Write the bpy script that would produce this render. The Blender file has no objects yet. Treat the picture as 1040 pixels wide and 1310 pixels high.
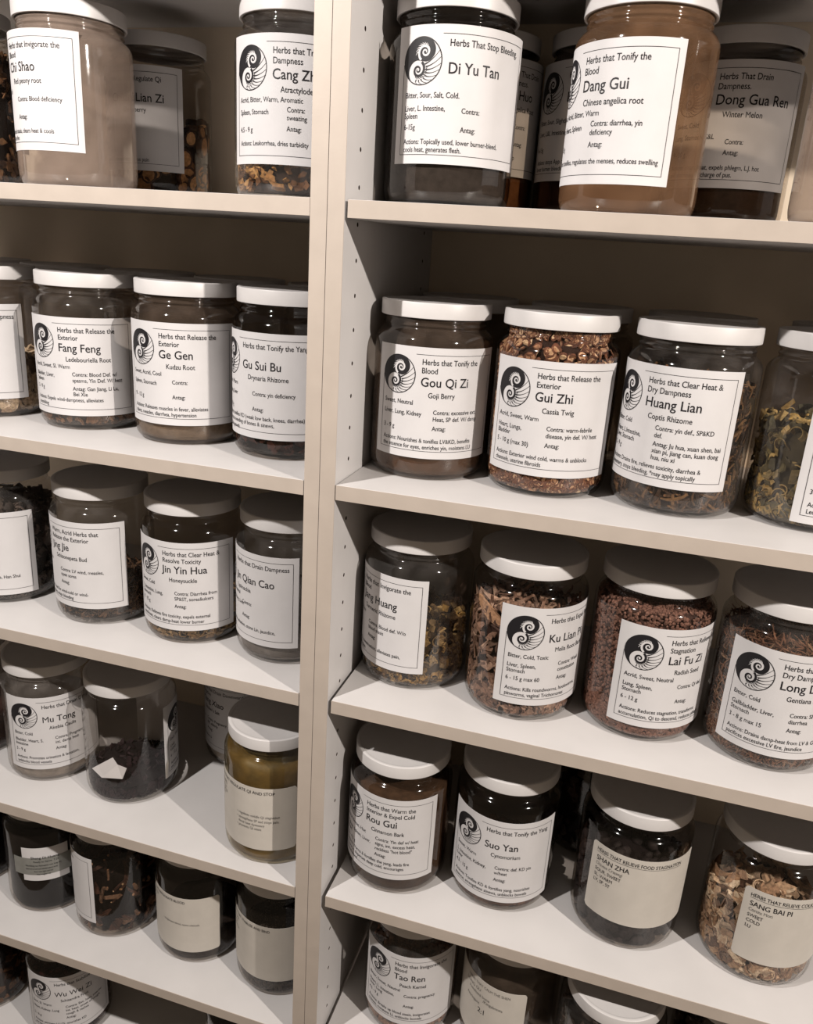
import bpy, bmesh, math, random
from mathutils import Vector, Matrix, noise

# ------------------------------------------------------------------ camera, light, exposure
scene = bpy.context.scene
COL = scene.collection
R_ = math.radians

CAM_POS = (0.35313731, -0.86844623, 0.01652666)
YAW, PITCH, ROLL, FPX = R_(-15.53569169), R_(-18.28938611), R_(3.67962593), 1025.35
fwd = Vector((math.sin(YAW)*math.cos(PITCH), math.cos(YAW)*math.cos(PITCH), math.sin(PITCH)))
rgt0 = Vector((math.cos(YAW), -math.sin(YAW), 0)); up0 = rgt0.cross(fwd)
rgt = math.cos(ROLL)*rgt0 + math.sin(ROLL)*up0
up = -math.sin(ROLL)*rgt0 + math.cos(ROLL)*up0
cam_data = bpy.data.cameras.new('camera'); cam = bpy.data.objects.new('camera', cam_data); COL.objects.link(cam)
m = Matrix.Identity(4)
for i in range(3):
    m[i][0], m[i][1], m[i][2], m[i][3] = rgt[i], up[i], -fwd[i], CAM_POS[i]
cam.matrix_world = m
cam_data.sensor_fit = 'VERTICAL'; cam_data.sensor_height = 24.0; cam_data.lens = 24.0*FPX/1310.0
cam_data.clip_start = 0.01
scene.camera = cam

scene.view_settings.view_transform = 'Standard'
scene.view_settings.look = 'None'
scene.view_settings.gamma = 1.0
scene.view_settings.use_curve_mapping = False
scene.view_settings.exposure = 0.0
try:
    scene.cycles.transparent_max_bounces = 24
    scene.cycles.max_bounces = 8
    scene.cycles.diffuse_bounces = 2
    scene.cycles.use_denoising = True
except Exception:
    pass

world = bpy.data.worlds.new('room_ambient'); scene.world = world
world.use_nodes = True
world.node_tree.nodes['Background'].inputs[0].default_value = (1.0, 0.78, 0.56, 1)
world.node_tree.nodes['Background'].inputs[1].default_value = 0.14

def lamp(name, loc, power, color, radius):
    d = bpy.data.lights.new(name, 'POINT'); d.energy = power; d.color = color; d.shadow_soft_size = radius
    o = bpy.data.objects.new(name, d); o.location = loc; COL.objects.link(o)
    return o
# two recessed ceiling bulbs in a row in front of the shelves
lamp('ceiling_bulb', (-0.60, -0.96, 0.766), 124.0, (1.0, 0.945, 0.895), 0.02)
lamp('ceiling_bulb', (1.85, -0.96, 0.766), 212.0, (1.0, 0.915, 0.83), 0.02)

# ------------------------------------------------------------------ helpers
def mesh_obj(name, verts, faces, mats, parent=None, mat_idx=None, smooth=False):
    me = bpy.data.meshes.new(name)
    me.from_pydata(verts, [], faces)
    for mt in (mats if isinstance(mats, (list, tuple)) else [mats]): me.materials.append(mt)
    if mat_idx: me.polygons.foreach_set('material_index', mat_idx)
    if smooth: me.polygons.foreach_set('use_smooth', [True]*len(me.polygons))
    me.update()
    o = bpy.data.objects.new(name, me); COL.objects.link(o)
    if parent: o.parent = parent
    return o

def link_mesh(name, me, parent):
    o = bpy.data.objects.new(name, me); COL.objects.link(o); o.parent = parent
    return o

def empty(name, loc, label, cat, group=None):
    o = bpy.data.objects.new(name, None); o.empty_display_size = 0.03
    o.location = loc; COL.objects.link(o)
    o['label'] = label; o['category'] = cat
    if group: o['group'] = group
    return o

def box_bm(bm, x0, x1, y0, y1, z0, z1, mi=0):
    vs = [bm.verts.new(p) for p in ((x0,y0,z0),(x1,y0,z0),(x1,y1,z0),(x0,y1,z0),(x0,y0,z1),(x1,y0,z1),(x1,y1,z1),(x0,y1,z1))]
    for f in ((0,3,2,1),(4,5,6,7),(0,1,5,4),(1,2,6,5),(2,3,7,6),(3,0,4,7)):
        bm.faces.new([vs[i] for i in f]).material_index = mi

def box_obj(name, dims, mat, parent, bevel=0.0006):
    bm = bmesh.new(); box_bm(bm, *dims)
    if bevel: bmesh.ops.bevel(bm, geom=bm.edges[:], offset=bevel, segments=2, affect='EDGES', profile=0.5)
    me = bpy.data.meshes.new(name); bm.to_mesh(me); bm.free()
    me.materials.append(mat)
    o = bpy.data.objects.new(name, me); COL.objects.link(o); o.parent = parent
    return o

def lathe(profile, seg, rib=0.0, rib_z=None):
    """profile of (r, z) from the bottom axis outwards and up; returns verts, faces"""
    V, F, rings = [], [], []
    for r, z in profile:
        if r < 1e-6:
            rings.append([len(V)]); V.append((0, 0, z))
        else:
            ring = []
            for k in range(seg):
                a = 2*math.pi*k/seg
                rr = r - (rib if (rib_z and rib_z[0] <= z <= rib_z[1] and k % 2) else 0)
                ring.append(len(V)); V.append((rr*math.cos(a), rr*math.sin(a), z))
            rings.append(ring)
    for A, B in zip(rings, rings[1:]):
        for k in range(seg):
            k2 = (k+1) % seg
            if len(A) == 1: F.append((A[0], B[k2], B[k])[::-1] if False else (A[0], B[k2], B[k]))
            elif len(B) == 1: F.append((A[k], A[k2], B[0]))
            else: F.append((A[k], A[k2], B[k2], B[k]))
    return V, F

# ------------------------------------------------------------------ materials
def srgb(r, g, b):
    f = lambda c: (c/255/12.92 if c/255 <= 0.04045 else ((c/255+0.055)/1.055)**2.4)
    return (f(r), f(g), f(b), 1)

def principled(name, color, rough=0.5, spec=0.5, noise_scale=None, noise_amt=0.0, bump=0.0, bump_scale=200.0):
    mt = bpy.data.materials.new(name); mt.use_nodes = True
    nt = mt.node_tree; b = nt.nodes['Principled BSDF']
    b.inputs['Base Color'].default_value = color
    b.inputs['Roughness'].default_value = rough
    b.inputs['Specular IOR Level'].default_value = spec
    tc = nt.nodes.new('ShaderNodeTexCoord')
    if noise_scale:
        n = nt.nodes.new('ShaderNodeTexNoise'); n.inputs['Scale'].default_value = noise_scale; n.inputs['Detail'].default_value = 5
        nt.links.new(tc.outputs['Object'], n.inputs['Vector'])
        mr = nt.nodes.new('ShaderNodeMapRange')
        mr.inputs['From Min'].default_value = 0.3; mr.inputs['From Max'].default_value = 0.7
        mr.inputs['To Min'].default_value = 1-noise_amt; mr.inputs['To Max'].default_value = 1+noise_amt*0.6
        nt.links.new(n.outputs['Fac'], mr.inputs['Value'])
        mx = nt.nodes.new('ShaderNodeVectorMath'); mx.operation = 'SCALE'
        mx.inputs[0].default_value = color[:3]
        nt.links.new(mr.outputs['Result'], mx.inputs['Scale'])
        nt.links.new(mx.outputs['Vector'], b.inputs['Base Color'])
    if bump:
        n2 = nt.nodes.new('ShaderNodeTexNoise'); n2.inputs['Scale'].default_value = bump_scale; n2.inputs['Detail'].default_value = 4
        nt.links.new(tc.outputs['Object'], n2.inputs['Vector'])
        bp = nt.nodes.new('ShaderNodeBump'); bp.inputs['Strength'].default_value = bump; bp.inputs['Distance'].default_value = 0.001
        nt.links.new(n2.outputs['Fac'], bp.inputs['Height']); nt.links.new(bp.outputs['Normal'], b.inputs['Normal'])
    return mt

M_MEL = principled('white_melamine', (0.57, 0.55, 0.545, 1), 0.42, 0.4, 14, 0.04, 0.04, 400)
M_EDGE = principled('cream_edge_banding', (0.435, 0.375, 0.325, 1), 0.5, 0.4, 30, 0.05, 0.05, 300)
M_BACK = principled('white_back_board', (0.78, 0.66, 0.52, 1), 0.6, 0.3, 9, 0.06)
M_HOLE = principled('raw_particle_board', (0.05, 0.035, 0.025, 1), 0.9, 0.1, 300, 0.3)
M_LID = principled('white_plastic', (0.555, 0.535, 0.53, 1), 0.38, 0.45, 60, 0.02)
M_PAPER = principled('white_label_paper', (0.56, 0.545, 0.55, 1), 0.6, 0.25, 40, 0.03, 0.08, 60)
M_PAPER_OLD = principled('off_white_label_paper', (0.51, 0.475, 0.43, 1), 0.6, 0.25, 40, 0.05, 0.1, 60)
M_INK = principled('black_print', (0.010, 0.009, 0.011, 1), 0.55, 0.3)
M_INK_GREY = principled('grey_pencil', (0.16, 0.15, 0.14, 1), 0.6, 0.2)
M_PAPER_INK = principled('unprinted_paper', (0.55, 0.535, 0.54, 1), 0.6, 0.25)
M_TAPE = principled('dull_grey_tape', (0.20, 0.20, 0.185, 1), 0.35, 0.5, 80, 0.1)
M_FLOOR = principled('brown_carpet_floor', (0.16, 0.13, 0.10, 1), 0.9, 0.1, 60, 0.2, 0.4, 300)
M_WALL = principled('painted_wall', (0.5, 0.46, 0.40, 1), 0.8, 0.2, 12, 0.03)

def glass(name, tint=(0.90, 0.885, 0.87), haze=0.0, haze_col=(0.3, 0.26, 0.22)):
    mt = bpy.data.materials.new(name); mt.use_nodes = True
    nt = mt.node_tree; nt.nodes.clear()
    out = nt.nodes.new('ShaderNodeOutputMaterial')
    tr = nt.nodes.new('ShaderNodeBsdfTransparent'); tr.inputs[0].default_value = (*tint, 1)
    gl = nt.nodes.new('ShaderNodeBsdfGlossy'); gl.inputs['Roughness'].default_value = 0.06; gl.inputs[0].default_value = (1, 1, 1, 1)
    fr = nt.nodes.new('ShaderNodeFresnel'); fr.inputs['IOR'].default_value = 1.48
    tc = nt.nodes.new('ShaderNodeTexCoord')
    n = nt.nodes.new('ShaderNodeTexNoise'); n.inputs['Scale'].default_value = 35; n.inputs['Detail'].default_value = 2
    nt.links.new(tc.outputs['Object'], n.inputs['Vector'])
    bp = nt.nodes.new('ShaderNodeBump'); bp.inputs['Strength'].default_value = 0.12; bp.inputs['Distance'].default_value = 0.002
    nt.links.new(n.outputs['Fac'], bp.inputs['Height'])
    nt.links.new(bp.outputs['Normal'], gl.inputs['Normal'])
    mx = nt.nodes.new('ShaderNodeMixShader')
    base = tr
    # light crosses more glass where the wall is seen edge-on
    lw = nt.nodes.new('ShaderNodeLayerWeight'); lw.inputs['Blend'].default_value = 0.5
    pw = nt.nodes.new('ShaderNodeMath'); pw.operation = 'POWER'; pw.inputs[1].default_value = 6.0
    mc = nt.nodes.new('ShaderNodeMix'); mc.data_type = 'RGBA'
    mc.inputs[6].default_value = (*tint, 1); mc.inputs[7].default_value = (tint[0]*0.42, tint[1]*0.40, tint[2]*0.38, 1)
    nt.links.new(lw.outputs['Facing'], pw.inputs[0]); nt.links.new(pw.outputs[0], mc.inputs[0]); nt.links.new(mc.outputs[2], tr.inputs[0])
    if haze:
        df = nt.nodes.new('ShaderNodeBsdfDiffuse'); df.inputs[0].default_value = (*haze_col, 1)
        hz = nt.nodes.new('ShaderNodeMixShader')
        n3 = nt.nodes.new('ShaderNodeTexNoise'); n3.inputs['Scale'].default_value = 26; n3.inputs['Detail'].default_value = 4
        nt.links.new(tc.outputs['Object'], n3.inputs['Vector'])
        mr = nt.nodes.new('ShaderNodeMapRange'); mr.inputs['From Min'].default_value = 0.3; mr.inputs['From Max'].default_value = 0.7
        mr.inputs['To Min'].default_value = max(0, haze-0.12); mr.inputs['To Max'].default_value = haze+0.08
        nt.links.new(n3.outputs['Fac'], mr.inputs['Value']); nt.links.new(mr.outputs['Result'], hz.inputs[0])
        nt.links.new(tr.outputs[0], hz.inputs[1]); nt.links.new(df.outputs[0], hz.inputs[2])
        base = hz
    # thin wall: the same reflectance from the inside of the jar as from the outside
    ge = nt.nodes.new('ShaderNodeNewGeometry'); ir = nt.nodes.new('ShaderNodeMapRange')
    ir.inputs['To Min'].default_value = 1.48; ir.inputs['To Max'].default_value = 1/1.48
    nt.links.new(ge.outputs['Backfacing'], ir.inputs['Value']); nt.links.new(ir.outputs['Result'], fr.inputs['IOR'])
    nt.links.new(fr.outputs[0], mx.inputs[0]); nt.links.new(base.outputs[0], mx.inputs[1]); nt.links.new(gl.outputs[0], mx.inputs[2])
    nt.links.new(mx.outputs[0], out.inputs['Surface'])
    return mt

def herb_mat(name, stops, rough=0.75, bump=0.3):
    """colour picked per separate piece, with a fine grain over it"""
    mt = bpy.data.materials.new(name); mt.use_nodes = True
    nt = mt.node_tree; b = nt.nodes['Principled BSDF']; b.inputs['Roughness'].default_value = rough; b.inputs['Specular IOR Level'].default_value = 0.25
    g = nt.nodes.new('ShaderNodeNewGeometry'); cr = nt.nodes.new('ShaderNodeValToRGB')
    el = cr.color_ramp.elements
    while len(el) < len(stops): el.new(0.5)
    for i, c in enumerate(stops):
        el[i].position = i/max(1, len(stops)-1); el[i].color = srgb(*c)
    nt.links.new(g.outputs['Random Per Island'], cr.inputs[0])
    tc = nt.nodes.new('ShaderNodeTexCoord'); n = nt.nodes.new('ShaderNodeTexNoise'); n.inputs['Scale'].default_value = 260; n.inputs['Detail'].default_value = 3
    nt.links.new(tc.outputs['Object'], n.inputs['Vector'])
    mr = nt.nodes.new('ShaderNodeMapRange'); mr.inputs['From Min'].default_value = 0.3; mr.inputs['From Max'].default_value = 0.7
    mr.inputs['To Min'].default_value = 0.50; mr.inputs['To Max'].default_value = 1.05
    nt.links.new(n.outputs['Fac'], mr.inputs['Value'])
    v = nt.nodes.new('ShaderNodeVectorMath'); v.operation = 'SCALE'
    nt.links.new(cr.outputs['Color'], v.inputs[0]); nt.links.new(mr.outputs['Result'], v.inputs['Scale'])
    nt.links.new(v.outputs['Vector'], b.inputs['Base Color'])
    bp = nt.nodes.new('ShaderNodeBump'); bp.inputs['Strength'].default_value = bump; bp.inputs['Distance'].default_value = 0.001
    nt.links.new(n.outputs['Fac'], bp.inputs['Height']); nt.links.new(bp.outputs['Normal'], b.inputs['Normal'])
    return mt

# ------------------------------------------------------------------ the two bookcases
TP, TS, DEP = 0.0196, 0.019, 0.38
ZS = [0.334, 0.061, -0.2613, -0.558, -0.881, -1.168, -1.477]       # shelf tops, from the top down
ZTOP, ZBOT = 0.72, -1.60

def struct(name, dims, mat):
    o = box_obj(name, dims, mat, None, 0)
    o['kind'] = 'structure'
    return o
struct('floor', (-2.6, 2.6, -2.6, 0.5, -1.65, -1.60), M_FLOOR)
struct('wall_back', (-2.6, 2.6, 0.44, 0.5, -1.60, 0.80), M_WALL)

def side_panel(x0, x1, parent, hole_side):
    """upright with two columns of blind shelf-pin holes drilled into its inner face"""
    o = box_obj('side_panel', (x0, x1, 0.0008, DEP, ZBOT, ZTOP), M_MEL, parent, 0.0005)
    if hole_side:
        bm = bmesh.new()
        xf = x1 if hole_side > 0 else x0
        z = 0.2725 + 0.0393*10
        while z > -1.52:
            for y in (0.0442, 0.329):
                mat = Matrix.Translation((xf - hole_side*0.003, y, z)) @ Matrix.Rotation(math.pi/2, 4, 'Y')
                bmesh.ops.create_cone(bm, cap_ends=True, segments=12, radius1=0.0026, radius2=0.0026, depth=0.010, matrix=mat)
            z -= 0.0393
        me = bpy.data.meshes.new('cut'); bm.to_mesh(me); bm.free(); me.materials.append(M_HOLE)
        c = bpy.data.objects.new('cut', me); COL.objects.link(c)
        md = o.modifiers.new('holes', 'BOOLEAN'); md.operation = 'DIFFERENCE'; md.object = c; md.solver = 'EXACT'; md.material_mode = 'TRANSFER'
        bpy.context.view_layer.update()
        dg = bpy.context.evaluated_depsgraph_get()
        new = bpy.data.meshes.new_from_object(o.evaluated_get(dg))
        o.modifiers.clear(); o.data = new; new.name = 'side_panel'
        bpy.data.objects.remove(c); bpy.data.meshes.remove(me)
    e = box_obj('edge_band', (x0, x1, 0.0, 0.0009, ZBOT, ZTOP), M_EDGE, o, 0)
    return o

def bookcase(x0, x1, label, gaps, flip, zs):
    t = empty('bookcase', (0, 0, 0), label, 'bookcase', 'white bookcases side by side')
    side_panel(x0, x0+TP, t, 1)
    side_panel(x1-TP, x1, t, -1)
    box_obj('back_panel', (x0+TP+0.0003, x1-TP-0.0003, DEP-0.006, DEP, ZBOT, ZTOP), M_BACK, t, 0)
    box_obj('top_board', (x0+TP+0.0003, x1-TP-0.0003, 0.0, DEP-0.0065, ZTOP-TS, ZTOP), M_MEL, t)
    box_obj('plinth', (x0+TP+0.0003, x1-TP-0.0003, 0.02, 0.04, ZBOT, zs[-1]-TS-0.0003), M_MEL, t)
    for z, g in zip(zs, gaps):
        a, b = x0+TP+(0.0006 if flip else g), x1-TP-(g if flip else 0.0006)
        s = box_obj('shelf', (a, b, 0.0013, DEP-0.0065, z-TS, z), M_MEL, t, 0.0005)
        box_obj('edge_band', (a, b, 0.0004, 0.0014, z-TS+0.0003, z-0.0003), M_EDGE, s, 0)
    return t
ZL = list(ZS); ZR = list(ZS); ZR[5] = -1.172
bookcase(-0.985, -0.0004, 'white bookcase to the left of the paired uprights, its shelves full of herb jars', [0.0006, 0.0006, 0.0012, 0.0015, 0.001, 0.001, 0.001], True, ZL)
bookcase(0.0004, 0.985, 'white bookcase to the right of the paired uprights, with shelf-pin holes showing', [0.003, 0.0038, 0.0012, 0.0052, 0.0070, 0.0060, 0.004], False, ZR)

# ------------------------------------------------------------------ jar: glass body and lid
JR, JH = 0.0752, 0.2151
BODY_PROFILE = [(0.0, 0.0045), (0.045, 0.0035), (0.058, 0.0012), (0.0625, 0.0003), (0.0665, 0.0012), (0.0705, 0.0042), (0.0735, 0.0095),
    (0.0749, 0.0165), (0.0752, 0.024), (0.0752, 0.100), (0.0752, 0.166), (0.0749, 0.1705), (0.0737, 0.1745), (0.0712, 0.1785), (0.0680, 0.1815),
    (0.0652, 0.1835), (0.0640, 0.1855), (0.0640, 0.1870), (0.0655, 0.1882), (0.0655, 0.1895), (0.0638, 0.1908), (0.0638, 0.1935), (0.0652, 0.1948),
    (0.0652, 0.1962), (0.0638, 0.1978), (0.0638, 0.2005), (0.0650, 0.2018), (0.0638, 0.2035), (0.0638, 0.2090)]
LR = 0.0693
LID_PROFILE = [(0.0660, 0.2000), (0.0664, 0.1977), (0.0688, 0.1977), (0.0692, 0.1981), (LR, 0.1986), (LR, 0.2152), (0.0690, 0.2158), (0.0684, 0.2162),
    (0.0660, 0.2163), (0.0640, 0.2162), (0.0634, 0.2157), (0.0628, 0.2155), (0.0, 0.2155)]
bV, bF = lathe(BODY_PROFILE, 96)
# thick foot of the jar: the inner face of the glass bottom
iV, iF = lathe([(0.0, 0.0060), (0.050, 0.0058), (0.0640, 0.0060), (0.0690, 0.0070), (0.0718, 0.0095), (0.0734, 0.0130)], 96)
N_WALL = len(bF)
bF = bF + [tuple(len(bV)+i for i in f) for f in iF]; bV = bV + iV
lV, lF = lathe(LID_PROFILE, 288, 0.00018, (0.1985, 0.2153))
def raw_mesh(name, V, F, mat, smooth=True):
    me = bpy.data.meshes.new(name); me.from_pydata(V, [], F); me.materials.append(mat)
    me.polygons.foreach_set('use_smooth', [smooth]*len(F)); me.update()
    return me
LID_MESH = raw_mesh('lid', lV, lF, M_LID)
_body_cache = {}
def body_mesh(mat):
    if mat.name not in _body_cache: 
        me = raw_mesh('glass_body', bV, bF, mat); me.materials.append(glass('glass_foot', (0.97, 0.965, 0.96)) if 'glass_foot' not in bpy.data.materials else bpy.data.materials['glass_foot'])
        me.polygons.foreach_set('material_index', [0]*N_WALL + [1]*(len(bF)-N_WALL))
        _body_cache[mat.name] = me
    return _body_cache[mat.name]

# ------------------------------------------------------------------ lettering: glyph outlines cached once, then wrapped round the jar
_gl = {}
def _text_mesh(s, extra=0.0):
    cu = bpy.data.curves.new('t', 'FONT'); cu.body = s; cu.size = 1.0; cu.resolution_u = 3; cu.offset = extra
    o = bpy.data.objects.new('t', cu); COL.objects.link(o)
    dg = bpy.context.evaluated_depsgraph_get()
    me = bpy.data.meshes.new_from_object(o.evaluated_get(dg))
    bpy.data.objects.remove(o); bpy.data.curves.remove(cu)
    return me
def _maxx(s):
    me = _text_mesh(s); x = max((v.co.x for v in me.vertices), default=0); bpy.data.meshes.remove(me); return x
_hh = None
def glyph(ch):
    global _hh
    if ch in _gl: return _gl[ch]
    if _hh is None: _hh = _maxx('HH')
    adv = _maxx('H'+ch+'H') - _hh
    V, F = [], []
    if ch != ' ':
        me = _text_mesh(ch, 0.0 if ch in 'MWmw&' else 0.009)
        bm = bmesh.new(); bm.from_mesh(me); bpy.data.meshes.remove(me)
        bmesh.ops.remove_doubles(bm, verts=bm.verts, dist=1e-5)
        x = 0.15
        while x < 1.0:
            bmesh.ops.bisect_plane(bm, geom=bm.verts[:]+bm.edges[:]+bm.faces[:], plane_co=(x, 0, 0), plane_no=(1, 0, 0), dist=1e-6)
            x += 0.15
        bm.verts.index_update()
        V = [(v.co.x, v.co.y) for v in bm.verts]; F = []
        for f in bm.faces:
            idx = [v.index for v in f.verts]
            if f.normal.z < 0: idx.reverse()
            F.append(tuple(idx))
        bm.free()
    _gl[ch] = (adv, V, F)
    return _gl[ch]

class Flat:
    """flat print in label millimetres, later wrapped on to the cylinder"""
    def __init__(self): self.V, self.F = [], []
    def text(self, s, u, v, size, sx=0.86, slope=0.0, jitter=0.0, rnd=None):
        x = 0.0
        for ch in s:
            adv, V, F = glyph(ch)
            b = len(self.V)
            jy = rnd.uniform(-jitter, jitter) if rnd else 0
            for gx, gy in V:
                uu = u + (x+gx*sx)*size
                self.V.append((uu, v + gy*size + jy + slope*(uu-u)))
            self.F += [tuple(b+i for i in f) for f in F]
            x += adv*sx
        return u + x*size
    def rect(self, u0, u1, v0, v1):
        n = max(1, int(abs(u1-u0)/2.0)); b = len(self.V)
        for i in range(n+1):
            uu = u0 + (u1-u0)*i/n
            self.V += [(uu, v0), (uu, v1)]
        for i in range(n):
            k = b+2*i; self.F.append((k, k+2, k+3, k+1))
    def stroke(self, pts, w):
        b = len(self.V)
        for i, (x, y) in enumerate(pts):
            p0 = pts[max(0, i-1)]; p1 = pts[min(len(pts)-1, i+1)]
            dx, dy = p1[0]-p0[0], p1[1]-p0[1]; d = math.hypot(dx, dy) or 1
            ww = w(i/(len(pts)-1)) if callable(w) else w
            nx, ny = -dy/d*ww/2, dx/d*ww/2
            self.V += [(x-nx, y-ny), (x+nx, y+ny)]
        for i in range(len(pts)-1):
            k = b+2*i; self.F.append((k, k+2, k+3, k+1))

def wrap(V, thl, z0, off):
    """(u, v) in mm -> 3-D on the jar wall; thl = angle of the label's left edge in degrees, 0 facing straight out"""
    out = []
    for u, v in V:
        a = R_(thl) + u/1000/JR
        r = JR + off
        out.append((r*math.sin(a), -r*math.cos(a), z0+v/1000))
    return out

# the shell emblem, flat, radius 1
def make_emblem():
    dark, light = Flat(), Flat()
    def arc(c, r, a0, a1, n):
        return [(c[0]+r*math.cos(R_(a0+(a1-a0)*i/n)), c[1]+r*math.sin(R_(a0+(a1-a0)*i/n))) for i in range(n+1)]
    rot = R_(-22)
    def T(pts): return [(x*math.cos(rot)-y*math.sin(rot), x*math.sin(rot)+y*math.cos(rot)) for x, y in pts]
    # ring and the dark half
    dark.stroke(arc((0, 0), 0.975, 0, 360, 72), 0.045)
    def halfdark(fl):
        ny, nx, rows = 56, 10, []
        for i in range(ny+1):
            y = -0.97*math.cos(math.pi*i/ny)
            xl = -math.sqrt(max(0, 0.97**2-y*y))
            xr = (-1 if y < 0 else 1)*math.sqrt(max(0, 0.485**2-(abs(y)-0.485)**2))
            rows.append([(xl+(xr-xl)*k/nx, y) for k in range(nx+1)])
        b = len(fl.V)
        for row in rows: fl.V += T(row)
        for i in range(ny):
            for k in range(nx):
                q = b+i*(nx+1)+k; fl.F.append((q, q+1, q+nx+2, q+nx+1))
    halfdark(dark)
    # the twin spirals: a pale ribbon winding into the dark head and a dark one into the pale head
    for sg, fl in ((1, light), (-1, dark)):
        c = (0.02*sg, 0.40*sg)
        def sp(t):
            a = R_(262 if sg > 0 else 82) - 1.75*2*math.pi*t; rr = 0.37*(0.055/0.37)**t
            return a, rr
        P = []
        for i in range(71):
            a, rr = sp(i/70); P.append((c[0]+rr*math.cos(a), c[1]+rr*math.sin(a)))
        fl.stroke(T(P), (lambda t: 0.062*(1-t)+0.05) if sg > 0 else (lambda t: 0.075*(1-t)+0.045))
        for k in range(18):
            t = 0.10 + k*0.026
            a, rr = sp(t); ln = (0.20 if k < 8 else 0.11)*(1-0.030*k)
            p0 = (c[0]+rr*math.cos(a), c[1]+rr*math.sin(a)); a2 = a+0.32
            p2 = (c[0]+(rr+ln)*math.cos(a2), c[1]+(rr+ln)*math.sin(a2))
            am = a+0.08; p1 = (c[0]+(rr+ln*0.5)*math.cos(am), c[1]+(rr+ln*0.5)*math.sin(am))
            fl.stroke(T([p0, p1, p2]), lambda q: 0.065*(1-q)+0.008)
    # chamber walls fanning across the pale half
    for k in range(9):
        e = R_(48-16*k); b = R_(58-17*k)
        s = (0.40*math.cos(b), -0.40+0.40*math.sin(b)); q = (0.955*math.cos(e), 0.955*math.sin(e))
        cx = (s[0]+q[0])/2 + 0.17*math.sin(e)*0.7; cy = (s[1]+q[1])/2 - 0.15*math.cos(e)
        P = [((1-t)**2*s[0]+2*t*(1-t)*cx+t*t*q[0], (1-t)**2*s[1]+2*t*(1-t)*cy+t*t*q[1]) for t in [i/10 for i in range(11)]]
        dark.stroke(T(P), lambda t: 0.05*(1-t)**2+0.018)
    return dark, light
EMB_D, EMB_L = make_emblem()
ER = 23.6          # emblem radius, mm
LW, LH = 170.7, 136.0

def paper(name, parent, thl, w, h, z0, mat, corner=0.0, off=0.0004):
    n = max(8, int(w/2.2)); V, F = [], []
    for i in range(n+1):
        if corner and i in (0, n): u = 0.02 if i == 0 else w-0.02
        else: u = w*i/n
        d = min(u, w-u); ins = 0.0
        if corner and d < corner: ins = corner - math.sqrt(max(0, corner**2-(corner-d)**2))
        V += wrap([(u, ins), (u, h-ins)], thl, z0, off)
    m2 = len(V)
    for i in range(n+1):
        u = min(max(w*i/n, 0.02 if corner else 0), w-(0.02 if corner else 0)); d = min(u, w-u); ins = 0.0
        if corner and d < corner: ins = corner - math.sqrt(max(0, corner**2-(corner-d)**2))
        V += wrap([(u, ins), (u, h-ins)], thl, z0, off-0.00025)
    for i in range(n):
        k = 2*i; F.append((k, k+2, k+3, k+1)); q = m2+k; F.append((q, q+1, q+3, q+2))
        F.append((k, m2+k, m2+k+2, k+2)); F.append((k+1, k+3, m2+k+3, m2+k+1))
    F.append((0, 1, m2+1, m2)); e = 2*n; F.append((e, m2+e, m2+e+1, e+1))
    return mesh_obj(name, V, F, mat, parent, smooth=False)

def printed_label(jar, s):
    """the printed herb label: frame, emblem and lettering"""
    thl, z0, W = s['th'], s.get('zb', 0.0285), s.get('w', LW)
    RB = W-7.7
    p = paper('paper_label', jar, thl, W, LH, z0, M_PAPER)
    f = Flat()
    t = 0.55
    f.rect(9, 9+t, 9, 99 if s.get('emb', True) else 127.4); f.rect(RB-t, RB, 9, 127.4); f.rect(9, RB, 9, 9+t); f.rect(56 if s.get('emb', True) else 9, RB, 127, 127+t)
    cat = s['cat']
    one = len(cat) == 1
    f.text(cat[0], 63.5, 115.5, 9.6)
    if not one: f.text(cat[1], 63.5, 105.3, 9.6)
    f.text(s['name'], 63, 89.5, 15.6, 0.92)
    if s.get('latin'): f.text(s['latin'], s.get('lu', 73), 76.0, 9.0)
    fl = s.get('left', [])
    for (txt), v in zip(fl, (66.0, 53.0, 45.5, 34.5)):
        if txt: f.text(txt, 14, v, 7.9)
    y = s.get('cy', 56.0)
    for ln in s.get('contra', ['Contra:']): f.text(ln, 80.5, y, 7.7); y -= 8.4
    y = min(y-1.5, s.get('ay', 36.0))
    for ln in s.get('antag', ['Antag:']): f.text(ln, 80.5, y, 7.7); y -= 7.8
    y = 20.0 if len(s.get('act', [])) < 3 else 24.5
    for ln in s.get('act', []): f.text(ln, 14.5, y, 7.5, 0.84); y -= 8.0
    mesh_obj('lettering', wrap(f.V, thl, z0, 0.00062), f.F, M_INK, p)
    if s.get('emb', True):
        eu, ev = 33.0, 101.5
        V = wrap([(eu+x*ER, ev+y*ER) for x, y in EMB_D.V], thl, z0, 0.00064)
        b = len(V); V += wrap([(eu+x*ER, ev+y*ER) for x, y in EMB_L.V], thl, z0, 0.00088)
        F = EMB_D.F + [tuple(b+i for i in q) for q in EMB_L.F]
        mesh_obj('shell_emblem', V, F, [M_INK, M_PAPER_INK], p, mat_idx=[0]*len(EMB_D.F)+[1]*len(EMB_L.F))
    return p

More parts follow.
